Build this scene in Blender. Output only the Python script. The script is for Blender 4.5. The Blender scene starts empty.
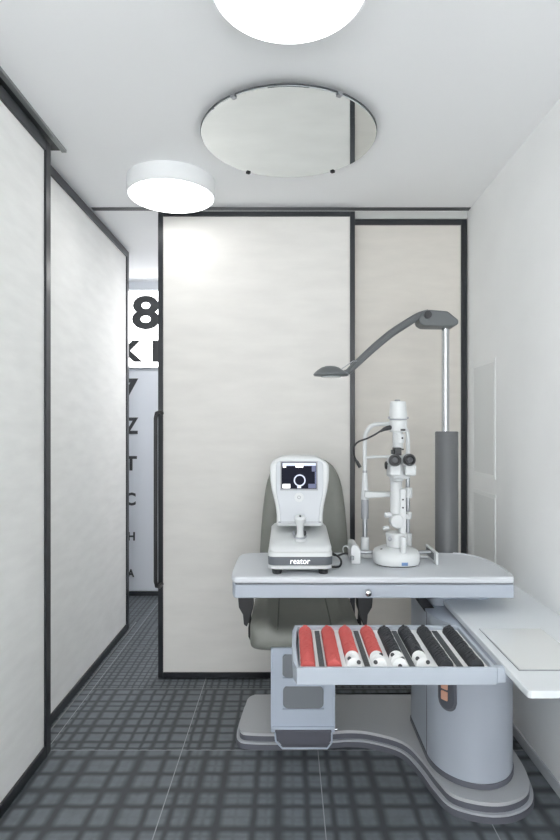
import bpy, bmesh, math, random
from mathutils import Vector, Matrix
random.seed(7)
PI = math.pi
SC = bpy.context.scene
COL = SC.collection
FPX = 570.0; VX = 288.0; VY = 431.0; H = 1.41       # lens length in pixels, vanishing point, eye height
CEIL = 2.695

def at(px, py, d):                                   # photo pixel at depth d -> world point
    return Vector(((px - VX) / FPX * d, d, H - (py - VY) / FPX * d))

# ------------------------------------------------------------------ materials
def lin(c):
    return tuple((v/255/12.92 if v/255 <= .04045 else ((v/255 + .055)/1.055)**2.4) for v in c)

def mat(name, rgb, rough=.5, metal=0., spec=.5, coat=0., noise=0., nscale=8., bump=0., bscale=60., stretch=None):
    m = bpy.data.materials.new(name); m.use_nodes = True
    nt = m.node_tree; p = nt.nodes['Principled BSDF']
    c = lin(rgb)
    p.inputs['Base Color'].default_value = (*c, 1)
    p.inputs['Roughness'].default_value = rough
    p.inputs['Metallic'].default_value = metal
    p.inputs['Specular IOR Level'].default_value = spec
    p.inputs['Coat Weight'].default_value = coat
    tc = None
    if noise or bump:
        tc = nt.nodes.new('ShaderNodeTexCoord'); mp = nt.nodes.new('ShaderNodeMapping')
        nt.links.new(tc.outputs['Object'], mp.inputs['Vector'])
        if stretch: mp.inputs['Scale'].default_value = stretch
    if noise:
        n = nt.nodes.new('ShaderNodeTexNoise'); n.inputs['Scale'].default_value = nscale; n.inputs['Detail'].default_value = 5
        r = nt.nodes.new('ShaderNodeValToRGB')
        r.color_ramp.elements[0].position = .3; r.color_ramp.elements[1].position = .7
        r.color_ramp.elements[0].color = (*[v*(1-noise) for v in c], 1)
        r.color_ramp.elements[1].color = (*[min(1, v*(1+noise)) for v in c], 1)
        nt.links.new(mp.outputs[0], n.inputs['Vector']); nt.links.new(n.outputs['Fac'], r.inputs['Fac'])
        nt.links.new(r.outputs['Color'], p.inputs['Base Color'])
    if bump:
        n2 = nt.nodes.new('ShaderNodeTexNoise'); n2.inputs['Scale'].default_value = bscale; n2.inputs['Detail'].default_value = 4
        b = nt.nodes.new('ShaderNodeBump'); b.inputs['Strength'].default_value = bump; b.inputs['Distance'].default_value = .004
        nt.links.new(mp.outputs[0], n2.inputs['Vector']); nt.links.new(n2.outputs['Fac'], b.inputs['Height'])
        nt.links.new(b.outputs['Normal'], p.inputs['Normal'])
    return m

def emit(name, rgb, strength, base=(240, 240, 240)):
    m = mat(name, base, .5)
    p = m.node_tree.nodes['Principled BSDF']
    p.inputs['Emission Color'].default_value = (*lin(rgb), 1)
    p.inputs['Emission Strength'].default_value = strength
    if max(base) < 120: p.inputs['Specular IOR Level'].default_value = .08
    return m

def floor_material():
    m = bpy.data.materials.new('grey_woven_floor_tile'); m.use_nodes = True
    nt = m.node_tree; p = nt.nodes['Principled BSDF']; L = nt.links.new
    geo = nt.nodes.new('ShaderNodeNewGeometry')
    wn = nt.nodes.new('ShaderNodeTexNoise'); wn.inputs['Scale'].default_value = 14; wn.inputs['Detail'].default_value = 2
    L(geo.outputs['Position'], wn.inputs['Vector'])
    wsub = nt.nodes.new('ShaderNodeVectorMath'); wsub.operation = 'SUBTRACT'; wsub.inputs[1].default_value = (.5, .5, .5)
    L(wn.outputs['Color'], wsub.inputs[0])
    wsc = nt.nodes.new('ShaderNodeVectorMath'); wsc.operation = 'SCALE'; wsc.inputs['Scale'].default_value = .012
    L(wsub.outputs[0], wsc.inputs[0])
    wadd = nt.nodes.new('ShaderNodeVectorMath'); wadd.operation = 'ADD'
    L(geo.outputs['Position'], wadd.inputs[0]); L(wsc.outputs[0], wadd.inputs[1])
    def math_(op, a, b=None, c=None):
        n = nt.nodes.new('ShaderNodeMath'); n.operation = op
        for i, v in enumerate((a, b, c)):
            if v is None: continue
            if isinstance(v, (int, float)): n.inputs[i].default_value = v
            else: L(v, n.inputs[i])
        return n.outputs[0]
    def ramp(val, stops):
        r = nt.nodes.new('ShaderNodeValToRGB'); el = r.color_ramp.elements
        while len(el) > 1: el.remove(el[-1])
        el[0].position = stops[0][0]; el[0].color = (stops[0][1],)*3 + (1,)
        for q, v in stops[1:]:
            e = el.new(q); e.color = (v, v, v, 1)
        L(val, r.inputs['Fac']); return r.outputs['Color']
    sep = nt.nodes.new('ShaderNodeSeparateXYZ'); L(wadd.outputs[0], sep.inputs[0])
    sepc = nt.nodes.new('ShaderNodeSeparateXYZ'); L(geo.outputs['Position'], sepc.inputs[0])
    X0, Y0 = FLOOR_X0, FLOOR_Y0
    # three weaves of the same tile: wide cells, then smaller, then fine ones towards the corridor
    dens = math_('ADD', 1., math_('ADD', math_('MULTIPLY', math_('GREATER_THAN', sepc.outputs['Y'], Y0 + .6*4), .55), math_('MULTIPLY', math_('GREATER_THAN', sepc.outputs['Y'], Y0 + .6*5), 1.)))
    u = math_('FRACT', math_('MULTIPLY', math_('FRACT', math_('MULTIPLY', math_('SUBTRACT', sep.outputs['X'], X0), 1/.6)), dens))
    v = math_('FRACT', math_('MULTIPLY', math_('FRACT', math_('MULTIPLY', math_('SUBTRACT', sep.outputs['Y'], Y0), 1/.6)), dens))
    def bands(centres, widths):
        st = []
        for c, w in zip(centres, widths):
            st += [(max(0, c - w), 1.), (max(0.0005, c - w*.2), 0.), (min(.9995, c + w*.2), 0.), (min(1, c + w), 1.)]
        st = sorted(st)[:32]
        return st
    ub = ramp(u, bands((.06, .19, .35, .57, .72, .90), (.03, .045, .05, .035, .055, .034)))
    vb = ramp(v, bands((.04, .17, .37, .53, .71, .90), (.03, .045, .036, .055, .036, .045)))
    ub2 = ramp(u, bands((.125, .27, .46, .645, .81), (.018,)*5))
    vb2 = ramp(v, bands((.105, .27, .45, .62, .805), (.018,)*5))
    nz = nt.nodes.new('ShaderNodeTexNoise'); nz.inputs['Scale'].default_value = 5.; nz.inputs['Detail'].default_value = 3
    L(geo.outputs['Position'], nz.inputs['Vector'])
    fine = math_('MULTIPLY', ub2, vb2)
    cid = nt.nodes.new('ShaderNodeCombineXYZ'); wt = nt.nodes.new('ShaderNodeTexWhiteNoise'); wt.noise_dimensions = '2D'
    L(math_('FLOOR', math_('MULTIPLY', math_('SUBTRACT', sepc.outputs['X'], X0), 1/.6)), cid.inputs['X']); L(math_('FLOOR', math_('MULTIPLY', math_('SUBTRACT', sepc.outputs['Y'], Y0), 1/.6)), cid.inputs['Y'])
    L(cid.outputs[0], wt.inputs['Vector'])
    k = math_('MULTIPLY', ramp(nz.outputs['Fac'], [(.3, .3), (.7, 1.)]), ramp(wt.outputs['Value'], [(.25, .05), (.8, .45)]))
    fine = math_('SUBTRACT', 1., math_('MULTIPLY', math_('SUBTRACT', 1., fine), k))
    cell = math_('MULTIPLY', math_('MULTIPLY', ub, vb), fine)
    nz2 = nt.nodes.new('ShaderNodeTexNoise'); nz2.inputs['Scale'].default_value = 22; nz2.inputs['Detail'].default_value = 6
    L(geo.outputs['Position'], nz2.inputs['Vector'])
    cell = math_('MULTIPLY', cell, math_('ADD', .55, math_('MULTIPLY', nz2.outputs['Fac'], .8)))
    mix = nt.nodes.new('ShaderNodeMix'); mix.data_type = 'RGBA'
    mix.inputs['A'].default_value = (*lin((72, 76, 80)), 1); mix.inputs['B'].default_value = (*lin((118, 124, 129)), 1)
    L(cell, mix.inputs['Factor'])
    # pale joints between the tiles
    def joint(coord, o):
        f = math_('FRACT', math_('ADD', math_('MULTIPLY', math_('SUBTRACT', coord, o), 1/.6), .5))
        return math_('LESS_THAN', math_('ABSOLUTE', math_('SUBTRACT', f, .5)), .0032)
    j = math_('MAXIMUM', joint(sepc.outputs['X'], X0), joint(sepc.outputs['Y'], Y0))
    mix2 = nt.nodes.new('ShaderNodeMix'); mix2.data_type = 'RGBA'
    mix2.inputs['B'].default_value = (*lin((168, 171, 174)), 1)
    L(mix.outputs['Result'], mix2.inputs['A']); L(math_('MULTIPLY', j, .9), mix2.inputs['Factor'])
    L(mix2.outputs['Result'], p.inputs['Base Color'])
    p.inputs['Roughness'].default_value = .5
    p.inputs['Specular IOR Level'].default_value = .35
    b = nt.nodes.new('ShaderNodeBump'); b.inputs['Strength'].default_value = .25; b.inputs['Distance'].default_value = .003
    L(cell, b.inputs['Height']); L(b.outputs['Normal'], p.inputs['Normal'])
    return m
FLOOR_X0 = .132; FLOOR_Y0 = .118

M = {}
M['floor'] = floor_material()
M['ceiling'] = mat('ceiling_paint', (244, 245, 246), .9, spec=.2)
M['wall'] = mat('white_wall_paint', (242, 243, 243), .85, spec=.2, noise=.02, nscale=3, bump=.08, bscale=40)
M['hall'] = mat('corridor_wall_paint', (222, 225, 230), .7, spec=.3)
M['panel'] = mat('off_white_panel_board', (223, 221, 217), .75, spec=.25, noise=.04, nscale=3.5, bump=.1, bscale=16, stretch=(1, 1, 4))
M['panel_side_lit'] = mat('brightened_side_panel_board', (243, 243, 241), .75, spec=.25, noise=.035, nscale=5, bump=.1, bscale=16, stretch=(1, 1, 4))  # board lightened: the stronger light on the left panels is put into the colour
M['panel_warm_shaded'] = mat('warm_shaded_panel_board', (215, 211, 204), .75, spec=.25, noise=.035, nscale=5, bump=.1, bscale=16, stretch=(1, 1, 4))  # warmer board tone, with the shade on the right back panel painted in
M['fascia'] = mat('grey_fascia', (196, 197, 195), .7)
M['frame'] = mat('charcoal_frame_metal', (36, 39, 44), .3, spec=.5)
M['track'] = mat('grey_track_metal', (150, 154, 154), .4, metal=.5)
M['track_dark'] = mat('dark_track_slot', (62, 65, 67), .5)
M['skirting'] = mat('dark_skirting', (60, 62, 66), .5)
M['skirt_light'] = mat('grey_skirting', (196, 199, 204), .6)
M['drum'] = mat('white_drum_metal', (238, 240, 241), .45)
M['lamp'] = emit('lit_diffuser', (255, 255, 255), 3.2)
M['corridor_fill'] = emit('added_corridor_diffuser', (255, 255, 255), 25.0)  # extra strong glow for the added corridor lamp
M['mirror'] = mat('mirror_silver', (222, 226, 226), .02, metal=1.)
M['mirror_edge'] = mat('dark_mirror_edge', (70, 75, 78), .3)
M['chrome'] = mat('chrome', (200, 202, 205), .14, metal=1.)
M['steel'] = mat('brushed_steel', (165, 168, 172), .3, metal=.9)
M['unit_light'] = mat('light_grey_laminate', (203, 207, 212), .42)
M['strip'] = mat('dark_label_strip', (74, 78, 80), .6, noise=.55, nscale=260)
M['tray'] = mat('tray_grey_lacquer', (178, 186, 196), .42)
M['apron'] = mat('blue_grey_lacquer', (172, 180, 191), .42)
M['column'] = mat('column_grey_lacquer', (180, 187, 198), .4)
M['plate'] = mat('base_grey_plastic', (190, 192, 195), .55, noise=.02, nscale=200)
M['bumper'] = mat('base_dark_bumper', (100, 102, 111), .5)
M['ledge'] = mat('base_pale_ledge', (184, 187, 193), .45)
M['groove'] = mat('dark_groove', (84, 88, 96), .6)
M['desk'] = mat('desk_white_laminate', (224, 228, 231), .4)
M['inset'] = mat('glossy_white_glass', (226, 228, 227), .06, coat=.6)
M['black'] = mat('black_plastic', (40, 41, 44), .4)
M['blackm'] = mat('matt_black_rubber', (44, 45, 48), .7)
M['vinyl'] = mat('olive_grey_vinyl', (130, 132, 126), .45, noise=.03, nscale=30, bump=.08, bscale=250)
M['vinyl_seam'] = mat('vinyl_piping', (92, 94, 90), .5)
M['leg'] = mat('chair_leg_lacquer', (184, 194, 208), .4)
M['leg_inset'] = mat('chair_leg_inset', (124, 128, 134), .5)
M['foot'] = mat('footplate_grey', (88, 89, 98), .5)
M['post'] = mat('post_grey_lacquer', (101, 103, 105), .42)
M['lampgrey'] = mat('lamp_grey_plastic', (98, 102, 104), .42)
M['inst'] = mat('instrument_white', (207, 210, 211), .4, coat=.1)
M['inst2'] = mat('instrument_ivory', (203, 206, 207), .45)
M['instface'] = mat('instrument_face_grey', (190, 194, 199), .42)
M['instgrey'] = mat('instrument_grey', (152, 155, 160), .4)
M['band'] = mat('dark_band_plastic', (92, 97, 103), .35)
M['screen'] = emit('screen_dark', (30, 33, 50), .5, (8, 8, 12))
M['screen_mid'] = emit('screen_blue_grey', (120, 126, 156), .7, (30, 30, 40))
M['screen_light'] = emit('screen_pale', (205, 212, 235), .9, (90, 90, 100))
M['screen_white'] = emit('screen_white', (255, 255, 255), 1.2, (200, 200, 200))
M['logo'] = emit('lit_lettering', (245, 250, 255), .55)
M['blue'] = mat('blue_sticker', (98, 130, 175), .5)
M['red'] = mat('red_lens_rim', (208, 98, 94), .42)
M['lensblack'] = mat('black_lens_rim', (58, 60, 64), .42)
M['lensglass'] = mat('lens_glass', (160, 170, 175), .1)
M['prism'] = mat('white_lens_rim', (232, 233, 233), .4)
M['switch'] = emit('lit_rocker_switch', (225, 165, 135), .15, (178, 142, 126))
M['lightbox'] = emit('lightbox_face', (255, 255, 255), 2.5)
M['letter'] = mat('dark_grey_letter', (66, 68, 70), .6)
M['board'] = mat('chart_board_white', (232, 236, 242), .25, coat=.3)
M['access_leaf'] = mat('access_leaf_paint', (228, 230, 230), .6)
M['access'] = mat('access_panel_white', (240, 242, 242), .6)

# ------------------------------------------------------------------ geometry
WORLD = {}                                            # world position of each object's origin

class MB:
    def __init__(s): s.bm = bmesh.new(); s.mi = 0
    def _face(s, vs):
        try:
            f = s.bm.faces.new(vs); f.material_index = s.mi; return f
        except ValueError: return None
    def box(s, x0, x1, y0, y1, z0, z1):
        v = [s.bm.verts.new(c) for c in ((x0,y0,z0),(x1,y0,z0),(x1,y1,z0),(x0,y1,z0),(x0,y0,z1),(x1,y0,z1),(x1,y1,z1),(x0,y1,z1))]
        for q in ((3,2,1,0),(4,5,6,7),(0,1,5,4),(1,2,6,5),(2,3,7,6),(3,0,4,7)): s._face([v[i] for i in q])
        return s
    def loft(s, rings, cap=True):
        R = [[s.bm.verts.new(p) for p in r] for r in rings]
        n = len(R[0])
        for a, b in zip(R, R[1:]):
            for i in range(n): s._face([a[i], a[(i+1) % n], b[(i+1) % n], b[i]])
        if cap:
            s._face(R[0][::-1]); s._face(R[-1])
        return s
    def prism(s, pts, z0, z1):                        # outline in XY
        return s.loft([[(x, y, z0) for x, y in pts], [(x, y, z1) for x, y in pts]])
    def prism_xz(s, pts, y0, y1):
        f = y0 if callable(y0) else (lambda x, z: y0); g = y1 if callable(y1) else (lambda x, z: y1)
        return s.loft([[(x, f(x, z), z) for x, z in pts], [(x, g(x, z), z) for x, z in pts]])
    def prism_yz(s, pts, x0, x1):
        return s.loft([[(x0, y, z) for y, z in pts], [(x1, y, z) for y, z in pts]])
    def lathe(s, prof, centre, axis=(0, 0, 1), n=32): # prof: (r, t) along the axis
        ax = Vector(axis).normalized(); q = ax.to_track_quat('Z', 'Y'); c = Vector(centre)
        rings = [[c + q @ Vector((r*math.cos(2*PI*i/n), r*math.sin(2*PI*i/n), t)) for i in range(n)] for r, t in prof]
        return s.loft(rings)
    def cyl(s, a, b, r, r2=None, n=24):
        a = Vector(a); b = Vector(b); L = (b - a).length
        return s.lathe([(r, 0), (r if r2 is None else r2, L)], a, b - a, n)
    def tube(s, pts, r, n=12, closed=False):
        P = [Vector(p) for p in pts]; rs = r if isinstance(r, (list, tuple)) else [r]*len(P)
        rings = []; up = None
        for i, p in enumerate(P):
            t = (P[min(i+1, len(P)-1)] - P[max(i-1, 0)]).normalized()
            if up is None: up = t.orthogonal().normalized()
            up = (up - t*up.dot(t)).normalized(); w = t.cross(up)
            rings.append([p + (up*math.cos(2*PI*k/n) + w*math.sin(2*PI*k/n))*rs[i] for k in range(n)])
        return s.loft(rings)
    def torus(s, c, R, r, axis=(0, 0, 1), n=32, m=8):
        q = Vector(axis).normalized().to_track_quat('Z', 'Y'); c = Vector(c); V = []
        for i in range(n):
            a = 2*PI*i/n
            V.append([s.bm.verts.new(c + q @ Vector(((R + r*math.cos(2*PI*j/m))*math.cos(a), (R + r*math.cos(2*PI*j/m))*math.sin(a), r*math.sin(2*PI*j/m)))) for j in range(m)])
        for i in range(n):
            for j in range(m):
                s._face([V[i][j], V[(i+1) % n][j], V[(i+1) % n][(j+1) % m], V[i][(j+1) % m]])
        return s
    def build(s, name, mats, parent=None, bevel=0, seg=3, smooth=35, loc=None):
        base = WORLD[parent.name] if parent else Vector((0, 0, 0))
        if loc is not None: base = Vector(loc)        # a top-level mesh gets its origin at its own base
        bmesh.ops.recalc_face_normals(s.bm, faces=s.bm.faces)
        bmesh.ops.translate(s.bm, verts=s.bm.verts, vec=-base)
        me = bpy.data.meshes.new(name); s.bm.to_mesh(me); s.bm.free()
        for k in (mats if isinstance(mats, (list, tuple)) else [mats]): me.materials.append(M[k])
        me.shade_smooth()
        me.set_sharp_from_angle(angle=math.radians(smooth))
        o = bpy.data.objects.new(name, me); COL.objects.link(o)
        if parent: o.parent = parent
        elif loc is not None: o.location = base
        WORLD[o.name] = base
        if bevel:
            b = o.modifiers.new('bevel', 'BEVEL'); b.width = bevel; b.segments = seg; b.limit_method = 'ANGLE'
            b.angle_limit = math.radians(30); b.harden_normals = True
        return o

def tag(o, label=None, cat=None, group=None, kind=None):
    if label: o['label'] = label
    if cat: o['category'] = cat
    if group: o['group'] = group
    if kind: o['kind'] = kind
    return o

def thing(name, label, cat, loc, group=None):
    o = bpy.data.objects.new(name, None); COL.objects.link(o); o.location = loc; o.empty_display_size = .1
    WORLD[o.name] = Vector(loc)
    return tag(o, label, cat, group)

def struct(mb, name, m, **k):
    return tag(mb.build(name, m, **k), kind='structure')

def rrect(x0, x1, y0, y1, r, n=6):
    out = []
    for cx, cy, a0 in ((x1-r, y1-r, 0), (x0+r, y1-r, 90), (x0+r, y0+r, 180), (x1-r, y0+r, 270)):
        for i in range(n+1):
            a = math.radians(a0 + 90*i/n); out.append((cx + r*math.cos(a), cy + r*math.sin(a)))
    return out

def chaikin(pts, it=3):
    for _ in range(it):
        q = []
        for i in range(len(pts)):
            a = pts[i]; b = pts[(i+1) % len(pts)]
            q += [(a[0]*.75 + b[0]*.25, a[1]*.75 + b[1]*.25), (a[0]*.25 + b[0]*.75, a[1]*.25 + b[1]*.75)]
        pts = q
    return pts

def catmull(pts, n=6):
    P = [Vector(p) for p in pts]; out = []
    for i in range(len(P)-1):
        p0 = P[max(i-1, 0)]; p1 = P[i]; p2 = P[i+1]; p3 = P[min(i+2, len(P)-1)]
        for k in range(n):
            t = k/n
            out.append(.5*((2*p1) + (p2-p0)*t + (2*p0-5*p1+4*p2-p3)*t*t + (3*p1-p0-3*p2+p3)*t**3))
    out.append(P[-1]); return out

def inset(pts, d):
    n = len(pts); area = sum(pts[i][0]*pts[(i+1) % n][1] - pts[(i+1) % n][0]*pts[i][1] for i in range(n))
    sg = 1 if area > 0 else -1; out = []
    for i in range(n):
        a = Vector(pts[i-1]); b = Vector(pts[i]); c = Vector(pts[(i+1) % n])
        t = (c - a).normalized(); out.append((b.x - sg*t.y*d, b.y + sg*t.x*d))
    return out

def glyphs(text, bold, shear=0.):
    cu = bpy.data.curves.new('lettering', 'FONT'); cu.body = text; cu.offset = bold; cu.shear = shear; cu.extrude = .02
    cu.resolution_u = 4
    o = bpy.data.objects.new('lettering', cu); COL.objects.link(o)
    dg = bpy.context.evaluated_depsgraph_get(); dg.update()
    me = bpy.data.meshes.new_from_object(o.evaluated_get(dg))
    bpy.data.objects.remove(o); bpy.data.curves.remove(cu)
    return me

def lettering(name, text, m, parent, x0, x1, z0, z1, y, depth=.004, bold=.02, shear=0.):
    """text standing in the XZ plane, fitted to a rectangle, facing the room (-Y)"""
    me = glyphs(text, bold, shear)
    vx = [v.co.x for v in me.vertices]; vy = [v.co.y for v in me.vertices]; vz = [v.co.z for v in me.vertices]
    base = WORLD[parent.name]
    for v in me.vertices:
        c = v.co
        c2 = Vector((x0 + (c.x - min(vx))/(max(vx)-min(vx))*(x1-x0),
                     y - (c.z - min(vz))/(max(vz)-min(vz))*depth,
                     z0 + (c.y - min(vy))/(max(vy)-min(vy))*(z1-z0)))
        v.co = c2 - base
    me.name = name; me.materials.clear(); me.materials.append(M[m])
    o = bpy.data.objects.new(name, me); COL.objects.link(o); o.parent = parent; WORLD[o.name] = base
    return o

# ------------------------------------------------------------------ the room
XW = 1.05
struct(MB().box(-2.45, 1.15, -2.8, 5.0, -.06, 0), 'floor', 'floor')
struct(MB().box(-2.45, 1.15, -2.8, 5.0, CEIL, CEIL+.06), 'ceiling', 'ceiling')
struct(MB().box(XW, XW+.1, -2.8, 5.0, 0, CEIL), 'wall_right', 'wall')
struct(MB().box(-1.35, -1.25, -2.8, 4.0, 0, CEIL), 'wall_left', 'wall')
struct(MB().box(-2.45, XW, 4.9, 5.0, 0, CEIL), 'wall_back', 'hall')
struct(MB().box(-2.45, -2.35, 4.0, 4.9, 0, CEIL), 'wall_end', 'hall')
struct(MB().box(-2.35, -1.25, 3.9, 4.0, 0, CEIL), 'wall_side', 'hall')
struct(MB().box(XW-.008, XW, -2.8, 3.32, 0, .05), 'baseboard_right', 'skirt_light', bevel=.002)
struct(MB().box(-2.35, XW, 4.885, 4.9, 0, .032), 'baseboard_back', 'skirting')

def frame_box(mb, x0, x1, z0, z1, w, y0, y1, wb=None):
    wb = wb or w
    mb.box(x0, x0+w, y0, y1, z0, z1); mb.box(x1-w, x1, y0, y1, z0, z1)
    mb.box(x0+w, x1-w, y0, y1, z0, z0+wb); mb.box(x0+w, x1-w, y0, y1, z1-w, z1)
    return mb

def sliding_panel(n, along, a0, a1, face, back, z0, z1, w, wb, board='panel'):
    """a framed board: 'x' stands across the room, 'y' runs along the left side"""
    g = .010 * (1 if back > face else -1)
    def B(mb, p0, p1, q0, q1, c, d):
        q0, q1 = min(q0, q1), max(q0, q1)
        return mb.box(p0, p1, q0, q1, c, d) if along == 'x' else mb.box(q0, q1, p0, p1, c, d)
    loc = ((a0+a1)/2, (face+back)/2, z0) if along == 'x' else ((face+back)/2, (a0+a1)/2, z0)
    o = tag(B(MB(), a0+w*.5, a1-w*.5, face+g, back-g, z0+wb*.5, z1-w*.5).build('door_%d' % n, board, loc=loc), kind='structure')
    f = MB()
    B(f, a0, a0+w, face, back, z0, z1); B(f, a1-w, a1, face, back, z0, z1)
    B(f, a0+w, a1-w, face, back, z0, z0+wb); B(f, a0+w, a1-w, face, back, z1-w, z1)
    f.build('panel_frame', 'frame', o, bevel=.002, seg=2)
    return o
P1 = sliding_panel(1, 'x', -.739, .381, 3.24, 3.285, .006, 2.66, .028, .03)
sliding_panel(2, 'x', .30, 1.045, 3.33, 3.375, .006, 2.648, .033, .03, 'panel_warm_shaded')
sliding_panel(3, 'y', -2.7, 2.505, -1.042, -1.087, .004, 2.668, .048, .046, 'panel_side_lit')
sliding_panel(4, 'y', 2.25, 4.06, -1.132, -1.177, .004, 2.682, .045, .045, 'panel_side_lit')
# long black pull handle on the leading edge of the middle panel
hz0 = at(0, 588, 3.2).z; hz1 = at(0, 411, 3.2).z; hx = -.736
hp = [(hx+.018, 3.245, hz0+.012), (hx+.012, 3.215, hz0+.004), (hx, 3.195, hz0+.012), (hx-.004, 3.188, hz0+.04)] + \
     [(hx-.004, 3.188, hz0+.04 + (hz1-hz0-.08)*i/6) for i in range(1, 6)] + \
     [(hx-.004, 3.188, hz1-.04), (hx, 3.195, hz1-.012), (hx+.012, 3.215, hz1-.004), (hx+.018, 3.245, hz1-.012)]
MB().tube(hp, .0115, 12).build('door_handle', 'black', P1)

struct(MB().box(-1.13, XW, 3.275, 3.315, CEIL-.004, CEIL), 'trim_1', 'track_dark')
struct(MB().box(.385, XW, 3.335, 3.37, 2.652, CEIL), 'trim_2', 'fascia')
struct(MB().box(-1.10, -1.034, -2.7, 2.60, CEIL-.006, CEIL), 'trim_3', 'track_dark')
struct(MB().box(-1.034, -1.013, -2.7, 2.607, CEIL-.012, CEIL), 'trim_4', 'track')
struct(MB().box(-1.122, -1.116, 2.1, 4.2, 0, .003), 'trim_5', 'track')

# access panels on the right wall
def access(z0, z1, label):
    t = thing('access_panel', label, 'access panel', (XW, 3.05, z0), 'access panels in the right wall')
    f = MB()
    for a, b, c, d in ((2.878, 3.23, z0, z0+.018), (2.878, 3.23, z1-.018, z1), (2.878, 2.896, z0+.018, z1-.018), (3.212, 3.23, z0+.018, z1-.018)):
        f.box(XW-.0035, XW, a, b, c, d)
    f.build('panel_rim', 'access', t, bevel=.0015, seg=2)
    MB().box(XW-.003, XW, 2.9005, 3.2075, z0+.0225, z1-.0225).build('panel_leaf', 'access_leaf', t, bevel=.001, seg=2)
    return t
access(1.163, 1.785, 'upper white flush access panel on the right wall beside the lamp post')
access(.47, 1.087, 'lower white flush access panel on the right wall just above the instrument table')

# ------------------------------------------------------------------ ceiling lamps and mirror
def drum_lamp(x, y, r, label, lit='lamp'):
    t = thing('ceiling_lamp', label, 'ceiling lamp', (x, y, CEIL), 'round drum lamps on the ceiling')
    h = .085
    MB().lathe([(r-.02, 0), (r, 0), (r+.002, -.004), (r+.002, -h+.003), (r-.001, -h), (r-.007, -h), (r-.007, -h+.006), (r-.02, -h+.006)], (x, y, CEIL), n=72).build('drum_housing', 'drum', t)
    MB().lathe([(.002, -h+.012), (r-.008, -h+.012), (r-.008, -h-.001), (r-.02, -h-.006), (r*.6, -h-.009), (.002, -h-.010)], (x, y, CEIL), n=72).build('diffuser', lit, t)
    return t
drum_lamp(-.598, 2.925, .221, 'smaller-looking lit white drum ceiling lamp, left of the round mirror near the middle panel')
drum_lamp(.003, 1.557, .2165, 'large lit white drum ceiling lamp cut off at the top of the view')
drum_lamp(-.30, 4.30, .212, 'added unseen drum lamp brightening the corridor beyond the sliding panels', 'corridor_fill')  # unseen lamp added to brighten the corridor wall and chart
drum_lamp(.003, .18, .221, 'added lit white drum lamp out of view just behind the viewpoint')  # out-of-view lamp added to even out the light on walls and floor
drum_lamp(.003, -1.19, .221, 'added lit white drum lamp out of view at the open front end')  # second unseen lamp added for the same even light

mt = thing('ceiling_mirror', 'round frameless mirror fixed flat to the ceiling with small clips', 'mirror', (.003, 2.442, CEIL))
MB().lathe([(.001, 0), (.370, 0), (.372, .002), (.372, .006), (.001, .006)], (.003, 2.442, CEIL-.034), n=96).build('mirror_glass', ['mirror'], mt)
MB().lathe([(.001, .0065), (.3735, .0065), (.3745, .007), (.3745, .011), (.001, .011)], (.003, 2.442, CEIL-.0345), n=96).build('mirror_backing', 'mirror_edge', mt)
for px, py in ((228.5, 93), (343.7, 91), (247, 173.5), (334, 172.5)):
    d = FPX*(CEIL-.034-H)/(VY-py); p = at(px, py, d); v = Vector((p.x-.003, p.y-2.442, 0)).normalized()
    c = Vector((.003, 2.442, CEIL-.036)) + v*.376; w = Vector((-v.y, v.x, 0))
    f = MB()
    f.loft([[c + v*.004 - w*.009 + Vector((0,0,-.003)), c + v*.004 + w*.009 + Vector((0,0,-.003)), c - v*.014 + w*.009 + Vector((0,0,-.003)), c - v*.014 - w*.009 + Vector((0,0,-.003))],
            [c + v*.004 - w*.009, c + v*.004 + w*.009, c - v*.014 + w*.009, c - v*.014 - w*.009]])
    f.loft([[c + v*.004 - w*.009, c + v*.004 + w*.009, c + v*.0 + w*.009, c + v*.0 - w*.009],
            [q + Vector((0,0,.010)) for q in (c + v*.004 - w*.009, c + v*.004 + w*.009, c + v*.0 + w*.009, c + v*.0 - w*.009)]])
    f.build('mirror_clip', 'steel' if py < 150 else 'blackm', mt)

# ------------------------------------------------------------------ eye chart in the corridor
lb = thing('sign_lightbox', 'lit white lightbox with dark 8 and K high on the corridor wall', 'lightbox', (-1.22, 4.86, 1.945))
LY = 4.83
MB().box(-1.66, -.80, LY+.012, 4.9, 1.945, 2.61).build('lightbox_case', 'drum', lb, bevel=.004)
MB().box(-1.65, -.81, LY, LY+.012, 1.957, 2.598).build('lightbox_face', 'lightbox', lb)
def letter(root, ch, px0, px1, py0, py1, y, bold):
    a = at(px0, py1, y); b = at(px1, py0, y)
    return lettering('letter', ch, 'letter', root, a.x, b.x, a.z, b.z, y-.0005, .004, bold)
letter(lb, '8', 132, 159.5, 295.5, 329.5, LY, .028)
letter(lb, 'K', 120, 143, 340.5, 362, LY, .055)
letter(lb, 'H', 152.5, 174, 340.5, 362, LY, .055)
BY = 4.872
BY = 4.86
cb = thing('eye_chart_board', 'tall white eye chart board with a column of dark letters below the lightbox', 'eye chart', (-1.22, 4.88, .05))
MB().box(-1.75, -.70, BY, 4.897, .05, 1.925).build('chart_board', 'board', cb, bevel=.003)
for ch, x1, y0, y1 in (('7', 138.3, 378.5, 399.5), ('Z', 138.3, 417.5, 434), ('T', 137, 456, 470.5), ('C', 135.8, 492.5, 505.5), ('H', 135, 532, 540.5), ('A', 134.3, 569, 577)):
    w = (y1-y0)*.82
    letter(cb, ch, x1-w, x1, y0, y1, BY, .03)

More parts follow.
